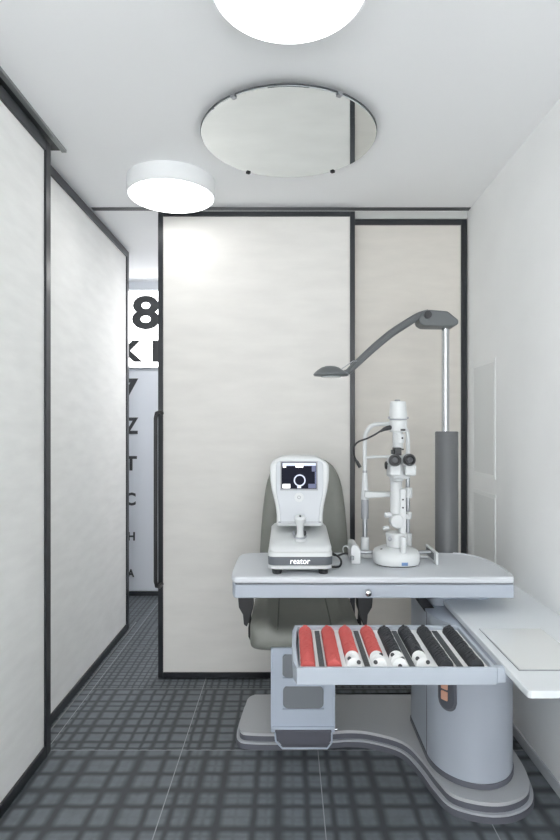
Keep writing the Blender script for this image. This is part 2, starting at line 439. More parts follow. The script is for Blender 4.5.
# ------------------------------------------------------------------ examination unit
U = thing('examination_unit', 'grey ophthalmic examination unit with kidney-shaped base, column, table and lens tray', 'examination unit', (.72, 2.42, 0))
outer = [(-.237, 2.62), (-.224, 2.548), (-.175, 2.522), (-.018, 2.517), (.178, 2.530), (.272, 2.541), (.362, 2.528), (.483, 2.458), (.531, 2.335), (.560, 2.20),
         (.600, 2.095), (.712, 2.045), (.821, 2.056), (.914, 2.125), (.957, 2.25), (.968, 2.45), (.968, 2.80), (.955, 2.87), (.91, 2.915), (.84, 2.925), (.2, 2.925), (-.13, 2.925), (-.185, 2.915), (-.215, 2.875), (-.225, 2.80)]
outer = [(p.x, p.y) for p in catmull([(*p, 0) for p in outer[-1:] + outer + outer[:2]], 5)[5:-5]][:-1]
MB().prism(outer, 0, .022).build('base_bumper', 'bumper', U, bevel=.006)
MB().prism(inset(outer, .003), .022, .031).build('base_ledge', 'ledge', U, bevel=.003)
MB().prism(inset(outer, .016), .031, .053).build('base_band', 'bumper', U, bevel=.003)
MB().prism(inset(outer, .017), .053, .066).build('base_plate', 'plate', U, bevel=.006)
# column: flat back, round front
CA, CB, CX, CY = .167, .206, .737, 2.34
def col_outline(e=0., back=2.665):
    pts = [(CX - (CA+e)*math.cos(t), CY - (CB+e)*math.sin(t)) for t in [PI*i/40 for i in range(41)]]
    return pts + rrect(CX-CA-e, CX+CA+e, 2.3, back+e, .03)[:7] + rrect(CX-CA-e, CX+CA+e, 2.3, back+e, .03)[7:14]
MB().prism(col_outline(.0), .066, .672).build('column', 'column', U, bevel=.004)
MB().prism(col_outline(.004), .066, .088).build('column_skirt', 'bumper', U, bevel=.003)
MB().box(CX-CA-.0015, CX-CA+.002, 2.338, 2.342, .09, .67).build('column_seam', 'bumper', U)
# switch plate wrapped round the front of the column
def on_col(s, z, out):
    t = t_sw + s/.172
    n = Vector((-math.cos(t)/CA, -math.sin(t)/CB, 0)).normalized()
    return Vector((CX - CA*math.cos(t), CY - CB*math.sin(t), z)) + n*out
t_sw = math.radians(43)
def curved_pill(w, z0, z1, o0, o1, k=12, sq=False, off=0.):
    f = MB(); R = w/2; fr = []; bk = []
    loop = []
    ss = [-R + w*i/k for i in range(k+1)]
    for s_ in ss:
        e = R - math.sqrt(max(0, R*R - s_*s_)) if not sq else 0
        loop.append((s_, z0 + e, z1 - e))
    for out, row in ((o0, bk), (o1, fr)):
        row.append([f.bm.verts.new(on_col(off+s_, a, out)) for s_, a, b in loop]); row.append([f.bm.verts.new(on_col(off+s_, b, out)) for s_, a, b in loop])
    for i in range(k):
        f._face([fr[0][i], fr[0][i+1], fr[1][i+1], fr[1][i]])
        f._face([bk[0][i], bk[0][i+1], bk[1][i+1], bk[1][i]])
        f._face([fr[0][i], fr[0][i+1], bk[0][i+1], bk[0][i]]); f._face([fr[1][i], fr[1][i+1], bk[1][i+1], bk[1][i]])
    for i in (0, k): f._face([fr[0][i], fr[1][i], bk[1][i], bk[0][i]])
    bmesh.ops.remove_doubles(f.bm, verts=f.bm.verts, dist=1e-6)
    return f
sp = curved_pill(.078, .332, .52, -.002, .006).build('switch_plate', 'bumper', U, bevel=.002, seg=2)
curved_pill(.060, .342, .51, .004, .008).build('switch_recess', 'groove', sp)
for z in (.372, .414, .456):
    curved_pill(.026, z, z+.034, .005, .013, sq=True, off=-.006).build('rocker_switch', 'switch', sp, bevel=.003, seg=2)
# dark swing arm carrying the table
ap = catmull([(.648, 2.36, .60), (.622, 2.36, .636), (.588, 2.42, .668), (.555, 2.46, .72), (.53, 2.47, .768)], 6)
f = MB(); rings = []
for i, p in enumerate(ap):
    k = i/(len(ap)-1); w = .010 + .016*math.sin(PI*min(1, k*1.15)); tt = .05
    rings.append([(p.x-w, p.y-tt, p.z), (p.x+w, p.y-tt, p.z), (p.x+w, p.y+tt, p.z), (p.x-w, p.y+tt, p.z)])
f.loft(rings).build('swing_arm', 'blackm', U, bevel=.005)
MB().prism(rrect(.60, .86, 2.40, 2.60, .04), .672, .768).build('table_carrier', 'apron', U, bevel=.006)
# instrument table
tt = [(-.205, 2.20), (.874, 2.20), (.893, 2.262), (.897, 2.33), (.893, 2.40), (.884, 2.47), (.868, 2.535), (.845, 2.585), (.81, 2.622), (.765, 2.643), (.70, 2.65)]
tt += [(-.15, 2.65), (-.185, 2.642), (-.212, 2.618), (-.223, 2.58), (-.226, 2.50), (-.226, 2.30), (-.223, 2.25), (-.216, 2.215)]
TZ = .846
MB().prism(tt, TZ-.027, TZ).build('table_top', 'unit_light', U, bevel=.010, seg=4)
MB().prism(inset(tt, .014), TZ-.031, TZ-.027).build('table_groove', 'groove', U)
apr = MB().prism(inset(tt, .004), TZ-.083, TZ-.031).build('table_apron', 'apron', U, bevel=.005)
rim = [(x, y, TZ+.001) for x, y in inset(tt, .018)[2:10]]
MB().tube(catmull(rim, 5), .004, 8).build('table_rim', 'unit_light', U)
kp = at(368, 592.3, 2.195)
MB().lathe([(.004, 0), (.006, .012), (.012, .016), (.0135, .022), (.010, .028), (.001, .030)], (kp.x, 2.205, kp.z), (0, -1, 0), 24).build('table_knob', 'chrome', apr)
# trial lens tray
TX0, TX1, TY0, TY1, TR = .026, .631, 1.72, 2.102, .695
TB = TR-.052
f = MB()
tray_out = [(TX0, TY0), (TX1, TY0), (TX1, TY1), (TX0-.0, TY1), (TX0-.010, TY1-.06), (TX0-.013, (TY0+TY1)/2), (TX0-.010, TY0+.05)]
tray_in = [(TX0+.010, TY0+.012), (TX1-.012, TY0+.012), (TX1-.012, TY1-.018), (TX0+.010, TY1-.018), (TX0+.004, TY1-.07), (TX0+.001, (TY0+TY1)/2), (TX0+.004, TY0+.055)]
f.loft([[(x, y, TB) for x, y in tray_out], [(x, y, TR) for x, y in tray_out], [(x, y, TR) for x, y in tray_in], [(x, y, TB+.006) for x, y in tray_in]])
tray = f.build('lens_tray', 'tray', U, bevel=.002, seg=2)
MB().box(TX1+.0005, TX1+.030, TY0+.003, TY0+.03, TB+.004, TR-.001).build('tray_catch', 'tray', tray, bevel=.004)
MB().box(.50, .62, TY1+.0005, 2.20, TB, TB+.018).build('tray_bracket', 'apron', tray)
ROWS = [(.062, 'red', 1), (.143, 'red', 1), (.206, 'red', 0), (.284, 'red', 0), (.347, 'black', 0), (.420, 'black', 0), (.488, 'black', 1), (.581, 'black', 1)]
STRIPS = [(.1045, .0085), (.245, .0085), (.3835, .0085), (.530, .0095)]
IZ = .683; hw = .0246
f = MB(); xs = [TX0+.014]
for c, _, _ in ROWS: xs += [c-hw, c+hw]
xs.append(TX1-.014)
for a, b in zip(xs[0::2], xs[1::2]): f.box(a, b, TY0+.026, TY1-.034, IZ-.012, IZ)
f.box(xs[0], xs[-1], TY0+.0135, TY0+.026, IZ-.012, IZ); f.box(xs[0], xs[-1], TY1-.034, TY1-.0195, IZ-.012, IZ)
for c, _, lng in ROWS:
    if not lng: f.box(c-hw, c+hw, TY0+.026, TY0+.115, IZ-.020, IZ-.008)
f.build('tray_insert', 'prism', tray)
for c, w in STRIPS: MB().box(c-w, c+w, TY0+.03, TY1-.036, IZ+.0003, IZ+.003).build('label_strip', 'strip', tray)

# the trial lenses: every one a disc standing in its slot
def lens_mesh(m):
    f = MB(); R = .0229
    f.lathe([(R-.005, -.0016), (R-.001, -.0021), (R, -.0012), (R, .0012), (R-.001, .0021), (R-.005, .0016)], (0, 0, 0), (0, 1, 0), 20)
    f.box(-.004, .004, -.0016, .0016, R-.002, R+.003)
    bmesh.ops.recalc_face_normals(f.bm, faces=f.bm.faces)
    me = bpy.data.meshes.new('trial_lens'); f.bm.to_mesh(me); f.bm.free(); me.materials.append(M[m]); me.shade_smooth(); me.set_sharp_from_angle(angle=.6)
    return me
LM = {'red': lens_mesh('red'), 'black': lens_mesh('lensblack')}
ROWNAMES = ['red-rimmed trial lens in the leftmost long red row of the tray',
            'red-rimmed trial lens in the second long red row of the tray',
            'red-rimmed trial lens in the third row, a short red row behind white-rimmed lenses',
            'red-rimmed trial lens in the rightmost short red row, next to the black rows',
            'black-rimmed trial lens in the first short black row, next to the red rows',
            'black-rimmed trial lens in the second short black row of the tray',
            'black-rimmed trial lens in the long black row left of the last label strip',
            'black-rimmed trial lens in the rightmost long black row of the tray']
GR = ['trial lenses, first red row', 'trial lenses, second red row', 'trial lenses, third red row', 'trial lenses, fourth red row',
      'trial lenses, first black row', 'trial lenses, second black row', 'trial lenses, third black row', 'trial lenses, fourth black row']
proto = {}
for r, (c, colr, lng) in enumerate(ROWS):
    y0 = TY0+.033 if lng else TY0+.123
    y1 = TY1-.040; n = 40 if lng else 28
    for i in range(n):
        if colr not in proto:
            o = proto[colr] = bpy.data.objects.new('trial_lens', LM[colr]); new = o
        else: new = proto[colr].copy()
        COL.objects.link(new)
        new.location = (c + random.uniform(-.0008, .0008), y0 + (y1-y0)*i/(n-1), IZ + random.uniform(-.0016, .0016))
        new.rotation_euler = (random.uniform(-.09, .09), random.uniform(-.16, .16), 0)
        tag(new, ROWNAMES[r], 'trial lens', GR[r]); WORLD[new.name] = Vector(new.location)
# white-rimmed lenses at the near ends of the short rows
k = 0
for r, (c, colr, lng) in enumerate(ROWS):
    if lng: continue
    nm = ['left short red row', 'right short red row', 'left short black row', 'right short black row'][k]; k += 1
    for j, yy in enumerate((TY0+.046, TY0+.074, TY0+.104)):
        t = thing('accessory_lens', 'white-rimmed accessory lens in the %s, %s' % (nm, ['nearest the tray front', 'second from front', 'third from front'][j]),
                  'accessory lens', (c, yy, IZ-.008), 'white accessory lenses in the short rows')
        R = .023; cz = IZ - .008 + R*math.cos(.5) - .003
        ax = Vector((random.uniform(-.15, .15), -math.cos(.4), math.sin(.4)))
        ax.normalize()
        MB().lathe([(R-.010, -.002), (R, -.003), (R+.001, 0), (R, .003), (R-.010, .0025)], (c, yy, IZ-.001), ax, 24).build('lens_rim', 'prism', t)
        MB().lathe([(.0005, -.001), (R-.0105, -.001), (R-.0105, .0015), (.0005, .0015)], (c, yy, IZ-.001), ax, 20).build('lens_disc', ['lensglass', 'prism', 'leg_inset', 'prism'][(j + r) % 4], t)
        MB().lathe([(.0005, .001), (.0065, .001), (.0065, .0022), (.0005, .0022)], Vector((c, yy, IZ-.001)) + Vector((.013*((j+r)%3-1), -.001, .012 if (j+r)%3 != 1 else 0)), ax, 16).build('pinhole', 'lensblack', t)

# ------------------------------------------------------------------ side desk
D = thing('side_desk', 'pale grey side desk top along the right wall with an inset white glass panel', 'desk', (.85, 2.0, .678))
dk = [(.655, 2.62), (.655, 1.58), (.657, 1.562), (.664, 1.556), (XW, 1.556), (XW, 2.655)]
dk = [(.655, 2.655)] + dk[1:]
MB().prism(dk, .6785, .70).build('desk_top', 'desk', D, bevel=.003)
MB().prism([(.684, 1.688), (.906, 1.688), (.906, 2.042), (.684, 2.042)], .70, .7025).build('inset_frame', 'steel', D)
MB().prism([(.687, 1.691), (.903, 1.691), (.903, 2.039), (.687, 2.039)], .7025, .7035).build('inset_glass', 'inset', D)

# ------------------------------------------------------------------ examination lamp on its post
L = thing('examination_lamp', 'grey examination lamp on a chrome pole and thick post behind the instrument table', 'lamp', (.767, 2.755, .066))
px_, py_ = .767, 2.755
MB().lathe([(.0545, 0), (.0545, 1.337), (.051, 1.342), (.02, 1.342)], (px_, py_, .066), n=40).build('lamp_post', 'post', L)
MB().cyl((px_-.006, py_, 1.404), (px_-.006, py_, 1.935), .0178).build('lamp_pole', 'chrome', L)
f = MB(); d = 2.755; e_ = 2.708
hp = [at(419, 318, e_), at(424, 310.5, e_), at(430, 309.5, e_), at(448, 311, e_), at(459, 320, e_), at(458.5, 324, e_), at(454, 326.5, e_), at(424, 326, e_), at(419, 322.5, e_)]
f.prism_xz([(p.x, p.z) for p in hp], d-.05, d+.05)
hs = f.build('lamp_housing', 'lampgrey', L, bevel=.010, seg=3)
MB().cyl(at(425, 317, d) + Vector((0, -.062, 0)), at(425, 317, d) + Vector((0, -.04, 0)), .018).build('pivot_cap', 'black', hs)
arm = [at(x, y, 2.74 - .0012*(430-x)) for x, y in ((428, 313), (418.6, 316.2), (405.3, 324.2), (390.5, 334), (372.8, 348.7), (353.7, 366.4), (347.5, 372), (340, 373.5))]
arm = catmull(arm, 5); n = len(arm)
ma = MB(); ma.tube(arm, [.0175 + .004*math.sin(PI*i/(n-1)) - .006*(i/(n-1)) for i in range(n)], 16)
am = ma.build('lamp_arm', 'lampgrey', L)
rb = MB()
for s_ in (-.011, 0, .011):
    rb.tube([p + Vector((s_*.5, -.0185 + abs(s_)*.3, .004 + s_)) for p in arm[4:-6]], .003, 6)
rb.build('arm_rib', 'post', am)
hd = at(331, 371.5, 2.63)
q = MB()
rings = []
for (s_, z) in ((.05, -.022), (.96, -.020), (1., -.014), (.93, -.006), (.72, .006), (.5, .018), (.28, .024), (.05, .026)):
    rings.append([(hd.x + s_*.082*math.cos(2*PI*i/36) - .004*(z > 0), hd.y + s_*.060*math.sin(2*PI*i/36), hd.z + z) for i in range(36)])
hdd = q.loft(rings).build('lamp_head', 'lampgrey', L)
MB().lathe([(.001, 0), (.045, 0), (.045, -.004), (.001, -.004)], (hd.x, hd.y, hd.z-.0225), n=28).build('lamp_lens', 'lensglass', hdd)
MB().tube([at(340, 370, 2.61), at(346, 366, 2.61), at(353, 361, 2.615), at(357, 361, 2.63)], .0022, 8).build('wire_guard', 'steel', L)

# ------------------------------------------------------------------ patient chair
C_X = .072
CH = thing('examination_chair', 'olive grey vinyl examination chair with leg rest behind the instrument table', 'chair', (C_X, 2.70, .066))
def seat_ring(y, s):
    out = []; hw_ = .232; zc = .503; hh = .052
    for i in range(48):
        a = 2*PI*i/48; ca, sa = math.cos(a), math.sin(a)
        x = hw_*math.copysign(abs(ca)**.30, ca); z = hh*math.copysign(abs(sa)**.42, sa)
        if z > 0:
            k = min(1, max(0, (abs(x)-.125)/.03)); z += .030*k*(3*k*k-2*k**3 if 0 else k*(2-k))
        fx = 1 - (1-s)*.22; fz = s
        out.append((C_X + x*fx*1.03, y, zc + z*fz))
    return out
prof = [(2.448, .05), (2.450, .35), (2.456, .62), (2.468, .82), (2.485, .94), (2.51, 1.)] + [(2.51 + .40*i/8, 1.) for i in range(1, 9)] + [(2.935, .9), (2.95, .6), (2.955, .1)]
MB().loft([seat_ring(y, s) for y, s in prof]).build('seat', 'vinyl', CH, smooth=60)
SEAT = [o for o in CH.children if o.name == 'seat'][0]
for x in (-.117, .117): MB().tube(catmull([(C_X+x, 2.94, .552), (C_X+x, 2.75, .5565), (C_X+x, 2.53, .5565), (C_X+x, 2.485, .550), (C_X+x, 2.462, .534), (C_X+x, 2.452, .515)], 4), .0035, 8).build('seat_seam', 'vinyl_seam', SEAT)
BW = [(.60, .232), (.70, .232), (.80, .23), (.90, .225), (1.00, .217), (1.08, .207), (1.14, .196), (1.19, .178), (1.225, .155), (1.25, .125), (1.262, .09), (1.266, .03)]
def bw(z):
    for (z0, a), (z1, b) in zip(BW, BW[1:]):
        if z <= z1: return a + (b-a)*(z-z0)/(z1-z0)
    return .01
rings = []
zs = [.585, .595, .62] + [.65 + .05*i for i in range(10)] + [1.12, 1.15, 1.18, 1.205, 1.225, 1.24, 1.252, 1.26, 1.266, 1.270]
for z in zs:
    w = bw(max(.60, min(z, 1.266))); th = .052 * (min(1, ((z-.58)/.05)**.5) if z < .63 else (min(1, max(.05, ((1.272-z)/.09))**.5)))
    ring = []
    yc = 2.985 + (z-.6)*.10
    for i in range(40):
        a = 2*PI*i/40; ca, sa = math.cos(a), math.sin(a)
        x = w*math.copysign(abs(ca)**.45, ca); y = th*math.copysign(abs(sa)**.6, sa)
        if y < 0: y -= .018*min(1, max(0, (abs(x)/max(w, .01)-.5)/.25))*min(1, th/.05)
        ring.append((C_X + .012 + x, yc + y, z))
    rings.append(ring)
MB().loft(rings).build('backrest', 'vinyl', CH, smooth=60)
for s_ in (-1, 1):
    xa = C_X + .008 + s_*.272
    arm_ = MB().prism_yz([(2.56, .70), (2.95, .705), (2.97, .725), (2.95, .742), (2.60, .740), (2.56, .732), (2.545, .716)], xa-.032, xa+.032).build('armrest', 'vinyl', CH, bevel=.012)
    x_in = C_X + .008 + s_*.262
    pts = [at(x_, y_, 2.66) for x_, y_ in ((238.5, 593), (253.5, 593), (253.5, 606), (250.5, 616), (247.5, 624), (244.5, 622), (243.5, 612), (239.5, 605))]
    if s_ > 0: pts = [Vector((2*(C_X+.008) - p.x, p.y, p.z)) for p in pts]
    MB().prism_xz([(p.x, p.z) for p in pts], 2.62, 2.70).build('armrest_bracket', 'black', arm_, bevel=.004)
    xl = C_X + .008 + s_*.252
    MB().tube([(xl, 2.66, .53), (xl + s_*.006, 2.63, .50), (xl + s_*.004, 2.61, .47), (xl - s_*.006, 2.60, .455)], .006, 8).build('release_lever', 'black', CH)
MB().box(C_X-.205, C_X+.205, 2.93, 3.02, .49, .61).build('back_hinge', 'black', CH, bevel=.01)
for s_ in (-1, 1):
    MB().tube([(C_X + s_*.19, 2.76, .474), (C_X + .008 + s_*.265, 2.76, .49), (C_X + .008 + s_*.272, 2.76, .55), (C_X + .008 + s_*.272, 2.76, .70)], .013, 10).build('armrest_support', 'black', CH)
MB().lathe([(.12, 0), (.12, .02), (.085, .04), (.08, .385), (.14, .40), (.14, .412)], (C_X-.015, 2.72, .066), n=32).build('pedestal', 'column', CH)
# leg rest
ly = 2.442; LX0 = at(271.5, 0, ly).x; LX1 = at(334.3, 0, ly).x
lz1 = at(0, 648, ly).z; lz0 = at(0, 731, ly).z
f = MB()
w0, w1 = at(283, 0, ly).x, at(323.5, 0, ly).x
za, zb, zc_, zd = at(0, 709, ly).z, at(0, 686, ly).z, at(0, 678, ly).z, at(0, 654, ly).z
LR = MB().box(LX0+.004, LX1-.004, ly+.006, ly+.030, lz0, lz1).build('leg_rest', 'leg', CH, bevel=.004)
f = MB()
f.box(LX0, w0-.002, ly-.004, ly+.0055, lz0+.02, lz1); f.box(w1+.002, LX1, ly-.004, ly+.0055, lz0+.02, lz1)
f.box(w0-.002, w1+.002, ly-.004, ly+.0055, lz0+.02, za); f.box(w0-.002, w1+.002, ly-.004, ly+.0055, zb, zc_); f.box(w0-.002, w1+.002, ly-.004, ly+.0055, zd, lz1)
f.build('leg_frame', 'leg', LR)
for s_ in (LX0-.003, LX1-.005): MB().box(s_, s_+.008, ly-.008, ly+.028, lz0, lz1).build('side_rail', 'leg', LR, bevel=.002)
MB().prism_xz(rrect(w0, w1, za+.002, zb-.002, .022), ly, ly+.006).build('leg_pad', 'leg_inset', LR)
MB().prism_xz(rrect(w0-.004, w1+.004, zc_+.002, zd-.002, .022), ly, ly+.006).build('leg_pad', 'leg_inset', LR)
MB().box(LX0-.002, LX1+.002, ly-.016, ly+.0, lz0, lz0+.024).build('hinge_bar', 'leg', LR, bevel=.006)
lf = ly-.022; fp = [at(275, 730.5, lf), at(331.5, 730.5, lf), at(331.5, 740, lf), at(327, 746, lf), at(282.5, 746, lf), at(276, 739, lf)]
FP = MB().prism_xz([(p.x, p.z) for p in fp], ly-.024, ly-.004).build('foot_plate', 'foot', LR, bevel=.003)
MB().tube([p + Vector((0, -.018, 0)) for p in ([fp[1], fp[2], fp[3], fp[4], fp[5], fp[0]])], .004, 8).build('foot_plate_rim', 'leg', FP)
MB().cyl((LX1+.0, ly-.008, lz0+.012), (LX1+.012, ly-.008, lz0+.012), .006).build('hinge_pin', 'chrome', LR)
for s_ in (-1, 1):
    MB().box(C_X-.015+s_*.09-.012, C_X-.015+s_*.09+.012, ly+.031, 2.66, .36, .40).build('leg_strut', 'leg', CH)

# ------------------------------------------------------------------ autorefractor
A0 = at(300, 0, 2.3).x; T0 = TZ + .0005
AR = thing('autorefractor', 'white autorefractor with a small lit screen and joystick on the table', 'eye measuring instrument', (A0, 2.42, T0))
for sx in (-.092, .092):
    for y in (2.285, 2.57): MB().lathe([(.018, 0), (.021, .016)], (A0+sx, y, T0), n=20).build('foot', 'black', AR)
def ring_r(hx_, y0, y1, z, r=.03): return [(x, y, z) for x, y in rrect(A0-hx_, A0+hx_, y0, y1, r, 5)]
MB().loft([ring_r(.118, 2.275, 2.60, T0+.016), ring_r(.126, 2.264, 2.61, T0+.020), ring_r(.128, 2.262, 2.61, T0+.034)]).build('lower_case', 'inst', AR, bevel=.002, seg=2)
bn = MB().loft([ring_r(.1275, 2.263, 2.61, T0+.0345), ring_r(.1285, 2.262, 2.61, T0+.068)]).build('front_band', 'band', AR, bevel=.002, seg=2)
a = at(290.2, 563.2, 2.26); b = at(310, 558.2, 2.26)
lettering('lettering', 'reator', 'logo', bn, a.x, b.x, a.z+.002, b.z+.001, 2.2612, .002, .008, .08)
MB().loft([ring_r(.128, 2.263, 2.61, T0+.0685), ring_r(.128, 2.264, 2.61, T0+.082), ring_r(.126, 2.266, 2.61, T0+.086)]).build('middle_case', 'inst', AR)
def ring_s(hx_, y0, z0, y1, z1, r=.028):              # sloping plan ring
    return [(x, y, z0 + (z1-z0)*(y-y0)/(y1-y0)) for x, y in rrect(A0-hx_, A0+hx_, y0, y1, r, 5)]
MB().loft([ring_s(.124, 2.268, T0+.087, 2.61, T0+.087), ring_s(.125, 2.268, T0+.098, 2.61, T0+.112), ring_s(.122, 2.275, T0+.107, 2.60, T0+.140),
           ring_s(.112, 2.286, T0+.112, 2.59, T0+.152), ring_s(.097, 2.300, T0+.120, 2.58, T0+.160), ring_s(.05, 2.34, T0+.134, 2.55, T0+.165)]).build('stage', 'inst2', AR, smooth=50)
hl = at(0, 521, 2.37).z
MB().box(A0-.088, A0+.088, 2.362, 2.374, hl-.004, hl+.002).build('hinge_line', 'instgrey', AR)
# head: outline read in the photo, leaning back
def sym(pts): return pts + [(-x, z) for x, z in pts[::-1] if x > 1e-6]
prof_px = [(22.9, 524.5), (22.6, 520), (22.8, 513), (23.8, 505), (25.6, 497), (27.6, 489), (29.0, 480), (29.5, 471), (29.3, 465.5), (28.2, 462.6), (24.5, 460.6), (20.5, 458), (17, 456.6), (5, 456.0)]
k = 2.40/FPX
hpts = sym([(x*k, H - (y-VY)*k) for x, y in prof_px])
z_b = hpts[0][1]; lean = lambda z: 2.366 + .16*(z - z_b)
hd_ = MB(); hd_.prism_xz([(A0+x, z) for x, z in hpts], lambda x, z: lean(z), lambda x, z: 2.575 + .04*(z-z_b))
head = hd_.build('head', 'inst', AR, bevel=.014, seg=4)
face_px = [(19, 521.5), (19.2, 515), (20, 507), (21.6, 499), (23, 492), (23.4, 484), (23.4, 465), (22.5, 461.8), (19, 460.6)]
fpt = sym([(x*k, H - (y-VY)*k) for x, y in face_px])
fc = MB(); fc.prism_xz([(A0+x, z) for x, z in fpt], lambda x, z: lean(z)-.007, lambda x, z: lean(z)+.002)
face = fc.build('face_panel', 'instface', head, bevel=.004, seg=3)
def on_face(px, py, out):
    z = H - (py-VY)*k; return Vector((A0 + (px-300)*k, lean(z)-.007-out, z))
def face_quad(mb, x0, x1, y0, y1, o0, o1):
    q0 = [on_face(x0, y1, o0), on_face(x1, y1, o0), on_face(x1, y0, o0), on_face(x0, y0, o0)]
    q1 = [on_face(x0, y1, o1), on_face(x1, y1, o1), on_face(x1, y0, o1), on_face(x0, y0, o1)]
    return mb.loft([q0, q1])
face_quad(MB(), 280.8, 318.0, 461.0, 489.4, -.001, .002).build('screen_bezel', 'instgrey', head, bevel=.001, seg=2)
scr = face_quad(MB(), 282, 316.6, 462.0, 487.8, .002, .003).build('screen', 'screen', head)
def disp(name, m, x0, x1, y0, y1): return face_quad(MB(), x0, x1, y0, y1, .003, .0034).build(name, m, scr)
disp('status_bar', 'screen_light', 283, 316, 462.6, 465.4); disp('status_field', 'screen_white', 296, 303.5, 463, 467)
disp('status_icon', 'screen_white', 283.5, 286.5, 465, 467.2); disp('side_bar', 'screen_mid', 312, 316, 465.6, 471); disp('side_bar', 'screen_mid', 315, 316.4, 471.2, 483)
disp('soft_key', 'screen_white', 283.2, 290.6, 483.2, 487.2); disp('soft_key', 'screen_mid', 308.5, 316, 483, 487.2); disp('soft_key', 'screen_light', 297.6, 301.4, 485, 487.2)
ec = on_face(300, 479.6, .0035); nrm = Vector((0, -1, .16)).normalized()
MB().torus(ec, .022, .0026, nrm, 40, 8).build('target_ring', 'screen_light', scr)
MB().lathe([(.001, 0), (.0165, 0), (.0165, .0008), (.001, .0008)], ec, nrm, 32).build('pupil', 'screen', scr)
bt = on_face(299.3, 496.2, 0)
MB().lathe([(.001, 0), (.0195, 0), (.019, .004), (.0145, .0045), (.0135, .003), (.001, .003)], bt, nrm, 32).build('button', 'inst', head)
MB().torus(bt + nrm*.003, .0165, .0014, nrm, 32, 6).build('button_ring', 'instgrey', head)
MB().torus(bt + nrm*.004, .006, .0014, nrm, 24, 6).build('button_mark', 'instgrey', head)
# joystick
j0 = at(300, 538, 2.315); j1 = at(300, 515.5, 2.30)
js = MB().lathe([(.026, -.004), (.024, .004), (.017, .012), (.0135, .028), (.0135, .045), (.016, .062), (.022, .078), (.024, .088), (.019, .096), (.001, .099)], j0, j1-j0, 28).build('joystick', 'inst', AR)
MB().cyl(j1 + Vector((0, -.018, .004)), j1 + Vector((0, -.023, .004)), .0045, n=14).build('trigger', 'black', js)
for dx, m in ((-.023, 'instgrey'), (.018, 'black')):
    MB().tube([j0 + Vector((dx, .0, .012)), j0 + Vector((dx*1.2, .004, .022)), j0 + Vector((dx*1.1, .008, .030))], .0045, 8).build('joystick_lock', m, AR)
MB().torus(j0 + Vector((0, 0, .012)), .024, .004, (0, -.25, 1), 28, 8).build('joystick_collar', 'instgrey', AR)
sl = at(286.5, 538, 2.345)
MB().tube([sl + Vector((-.024, -.002, -.006)), sl + Vector((.020, .002, .002))], .0022, 6).build('printer_slot', 'instgrey', AR)
MB().tube(catmull([(A0+.125, 2.40, T0+.060), (A0+.140, 2.34, T0+.062), (A0+.158, 2.33, T0+.052), (A0+.168, 2.34, T0+.030), (A0+.160, 2.35, T0+.010), (A0+.128, 2.36, T0+.006)], 5), .0045, 8).build('power_cable', 'black', AR)
MB().tube(catmull([(A0+.125, 2.52, T0+.035), (A0+.16, 2.50, T0+.022), (A0+.20, 2.54, T0+.022), (A0+.235, 2.60, T0+.006), (A0+.245, 2.63, T0+.005)], 5), .0045, 8).build('data_cable', 'black', AR)

AR.location.y -= .022
# ------------------------------------------------------------------ slit lamp
SD = 2.44
def S(px, py, d=SD): return at(px, py, d)
SX = S(397, 0).x
SL = thing('slit_lamp', 'tall white slit lamp microscope with chin rest and black eyepieces on the table', 'slit lamp microscope', (SX, SD, T0))
def cylz(name, m, px, y0, y1, r0, r1=None, d=SD, n=28, bev=.002, parent=None):
    a = S(px, y1, d); b = S(px, y0, d); r1 = r0 if r1 is None else r1; h_ = b.z-a.z
    e = min(bev, h_*.3)
    return MB().lathe([(max(r0-e, .0005), 0), (r0, e), (r1, h_-e), (max(r1-e, .0005), h_)], a, n=n).build(name, m, parent or SL)
bc = S(397, 0).x
def ell(cx, cy, a, b, z, n=44, p=.8): return [(cx + a*math.copysign(abs(math.cos(2*PI*i/n))**p, math.cos(2*PI*i/n)), cy + b*math.copysign(abs(math.sin(2*PI*i/n))**p, math.sin(2*PI*i/n)), z) for i in range(n)]
MB().loft([ell(bc+.004, 2.445, .088, .094, T0), ell(bc+.004, 2.445, .088, .094, T0+.004)]).build('glide_plate', 'unit_light', SL)
MB().loft([ell(bc, 2.445, .090, .090, T0+.004), ell(bc, 2.445, .092, .092, T0+.009)]).build('base_gasket', 'black', SL)
MB().loft([ell(bc, 2.445, .094, .094, T0+.009), ell(bc, 2.445, .098, .096, T0+.022), ell(bc, 2.445, .097, .094, T0+.048), ell(bc, 2.447, .090, .085, T0+.060), ell(bc, 2.45, .066, .062, T0+.070), ell(bc, 2.45, .05, .05, T0+.076)]).build('base', 'inst', SL, smooth=50)
st = at(405.5, 563, 2.35)
MB().box(st.x-.013, st.x+.013, 2.349, 2.356, st.z-.006, st.z+.007).build('sticker', 'blue', SL)
for px, py, r in ((383, 546.5, .008), ):
    p = S(px, py, 2.42); MB().lathe([(r, 0), (r, .008), (.001, .010)], (p.x, p.y, T0+.060), n=18).build('base_knob', 'blackm', SL)
# cross shaft with its two rail covers
z_s = S(0, 551, 2.50).z
MB().cyl((S(358, 0, 2.50).x, 2.50, z_s), (S(432, 0, 2.50).x, 2.50, z_s), .008).build('cross_shaft', 'steel', SL)
for (x0, x1, nm) in ((351.5, 361, 'rail_cover'), (424, 436, 'rail_cover')):
    a_ = S(x0, 0, 2.47).x; b_ = S(x1, 0, 2.47).x
    zt = S(0, 542, 2.5).z
    if x0 < 400: MB().prism_xz([(a_, T0), (b_, T0), (b_, zt-.02), (b_-.012, zt+.0), (a_+.008, zt+.004), (a_, zt-.01)], 2.44, 2.58).build(nm, 'inst', SL, bevel=.003)
    else:
        rc = MB().box(b_-.012, b_, 2.42, 2.60, T0, T0+.052).build(nm, 'inst', SL, bevel=.003)
        MB().box(b_-.0145, b_-.0125, 2.45, 2.58, T0+.014, T0+.044).build('cover_liner', 'band', rc)
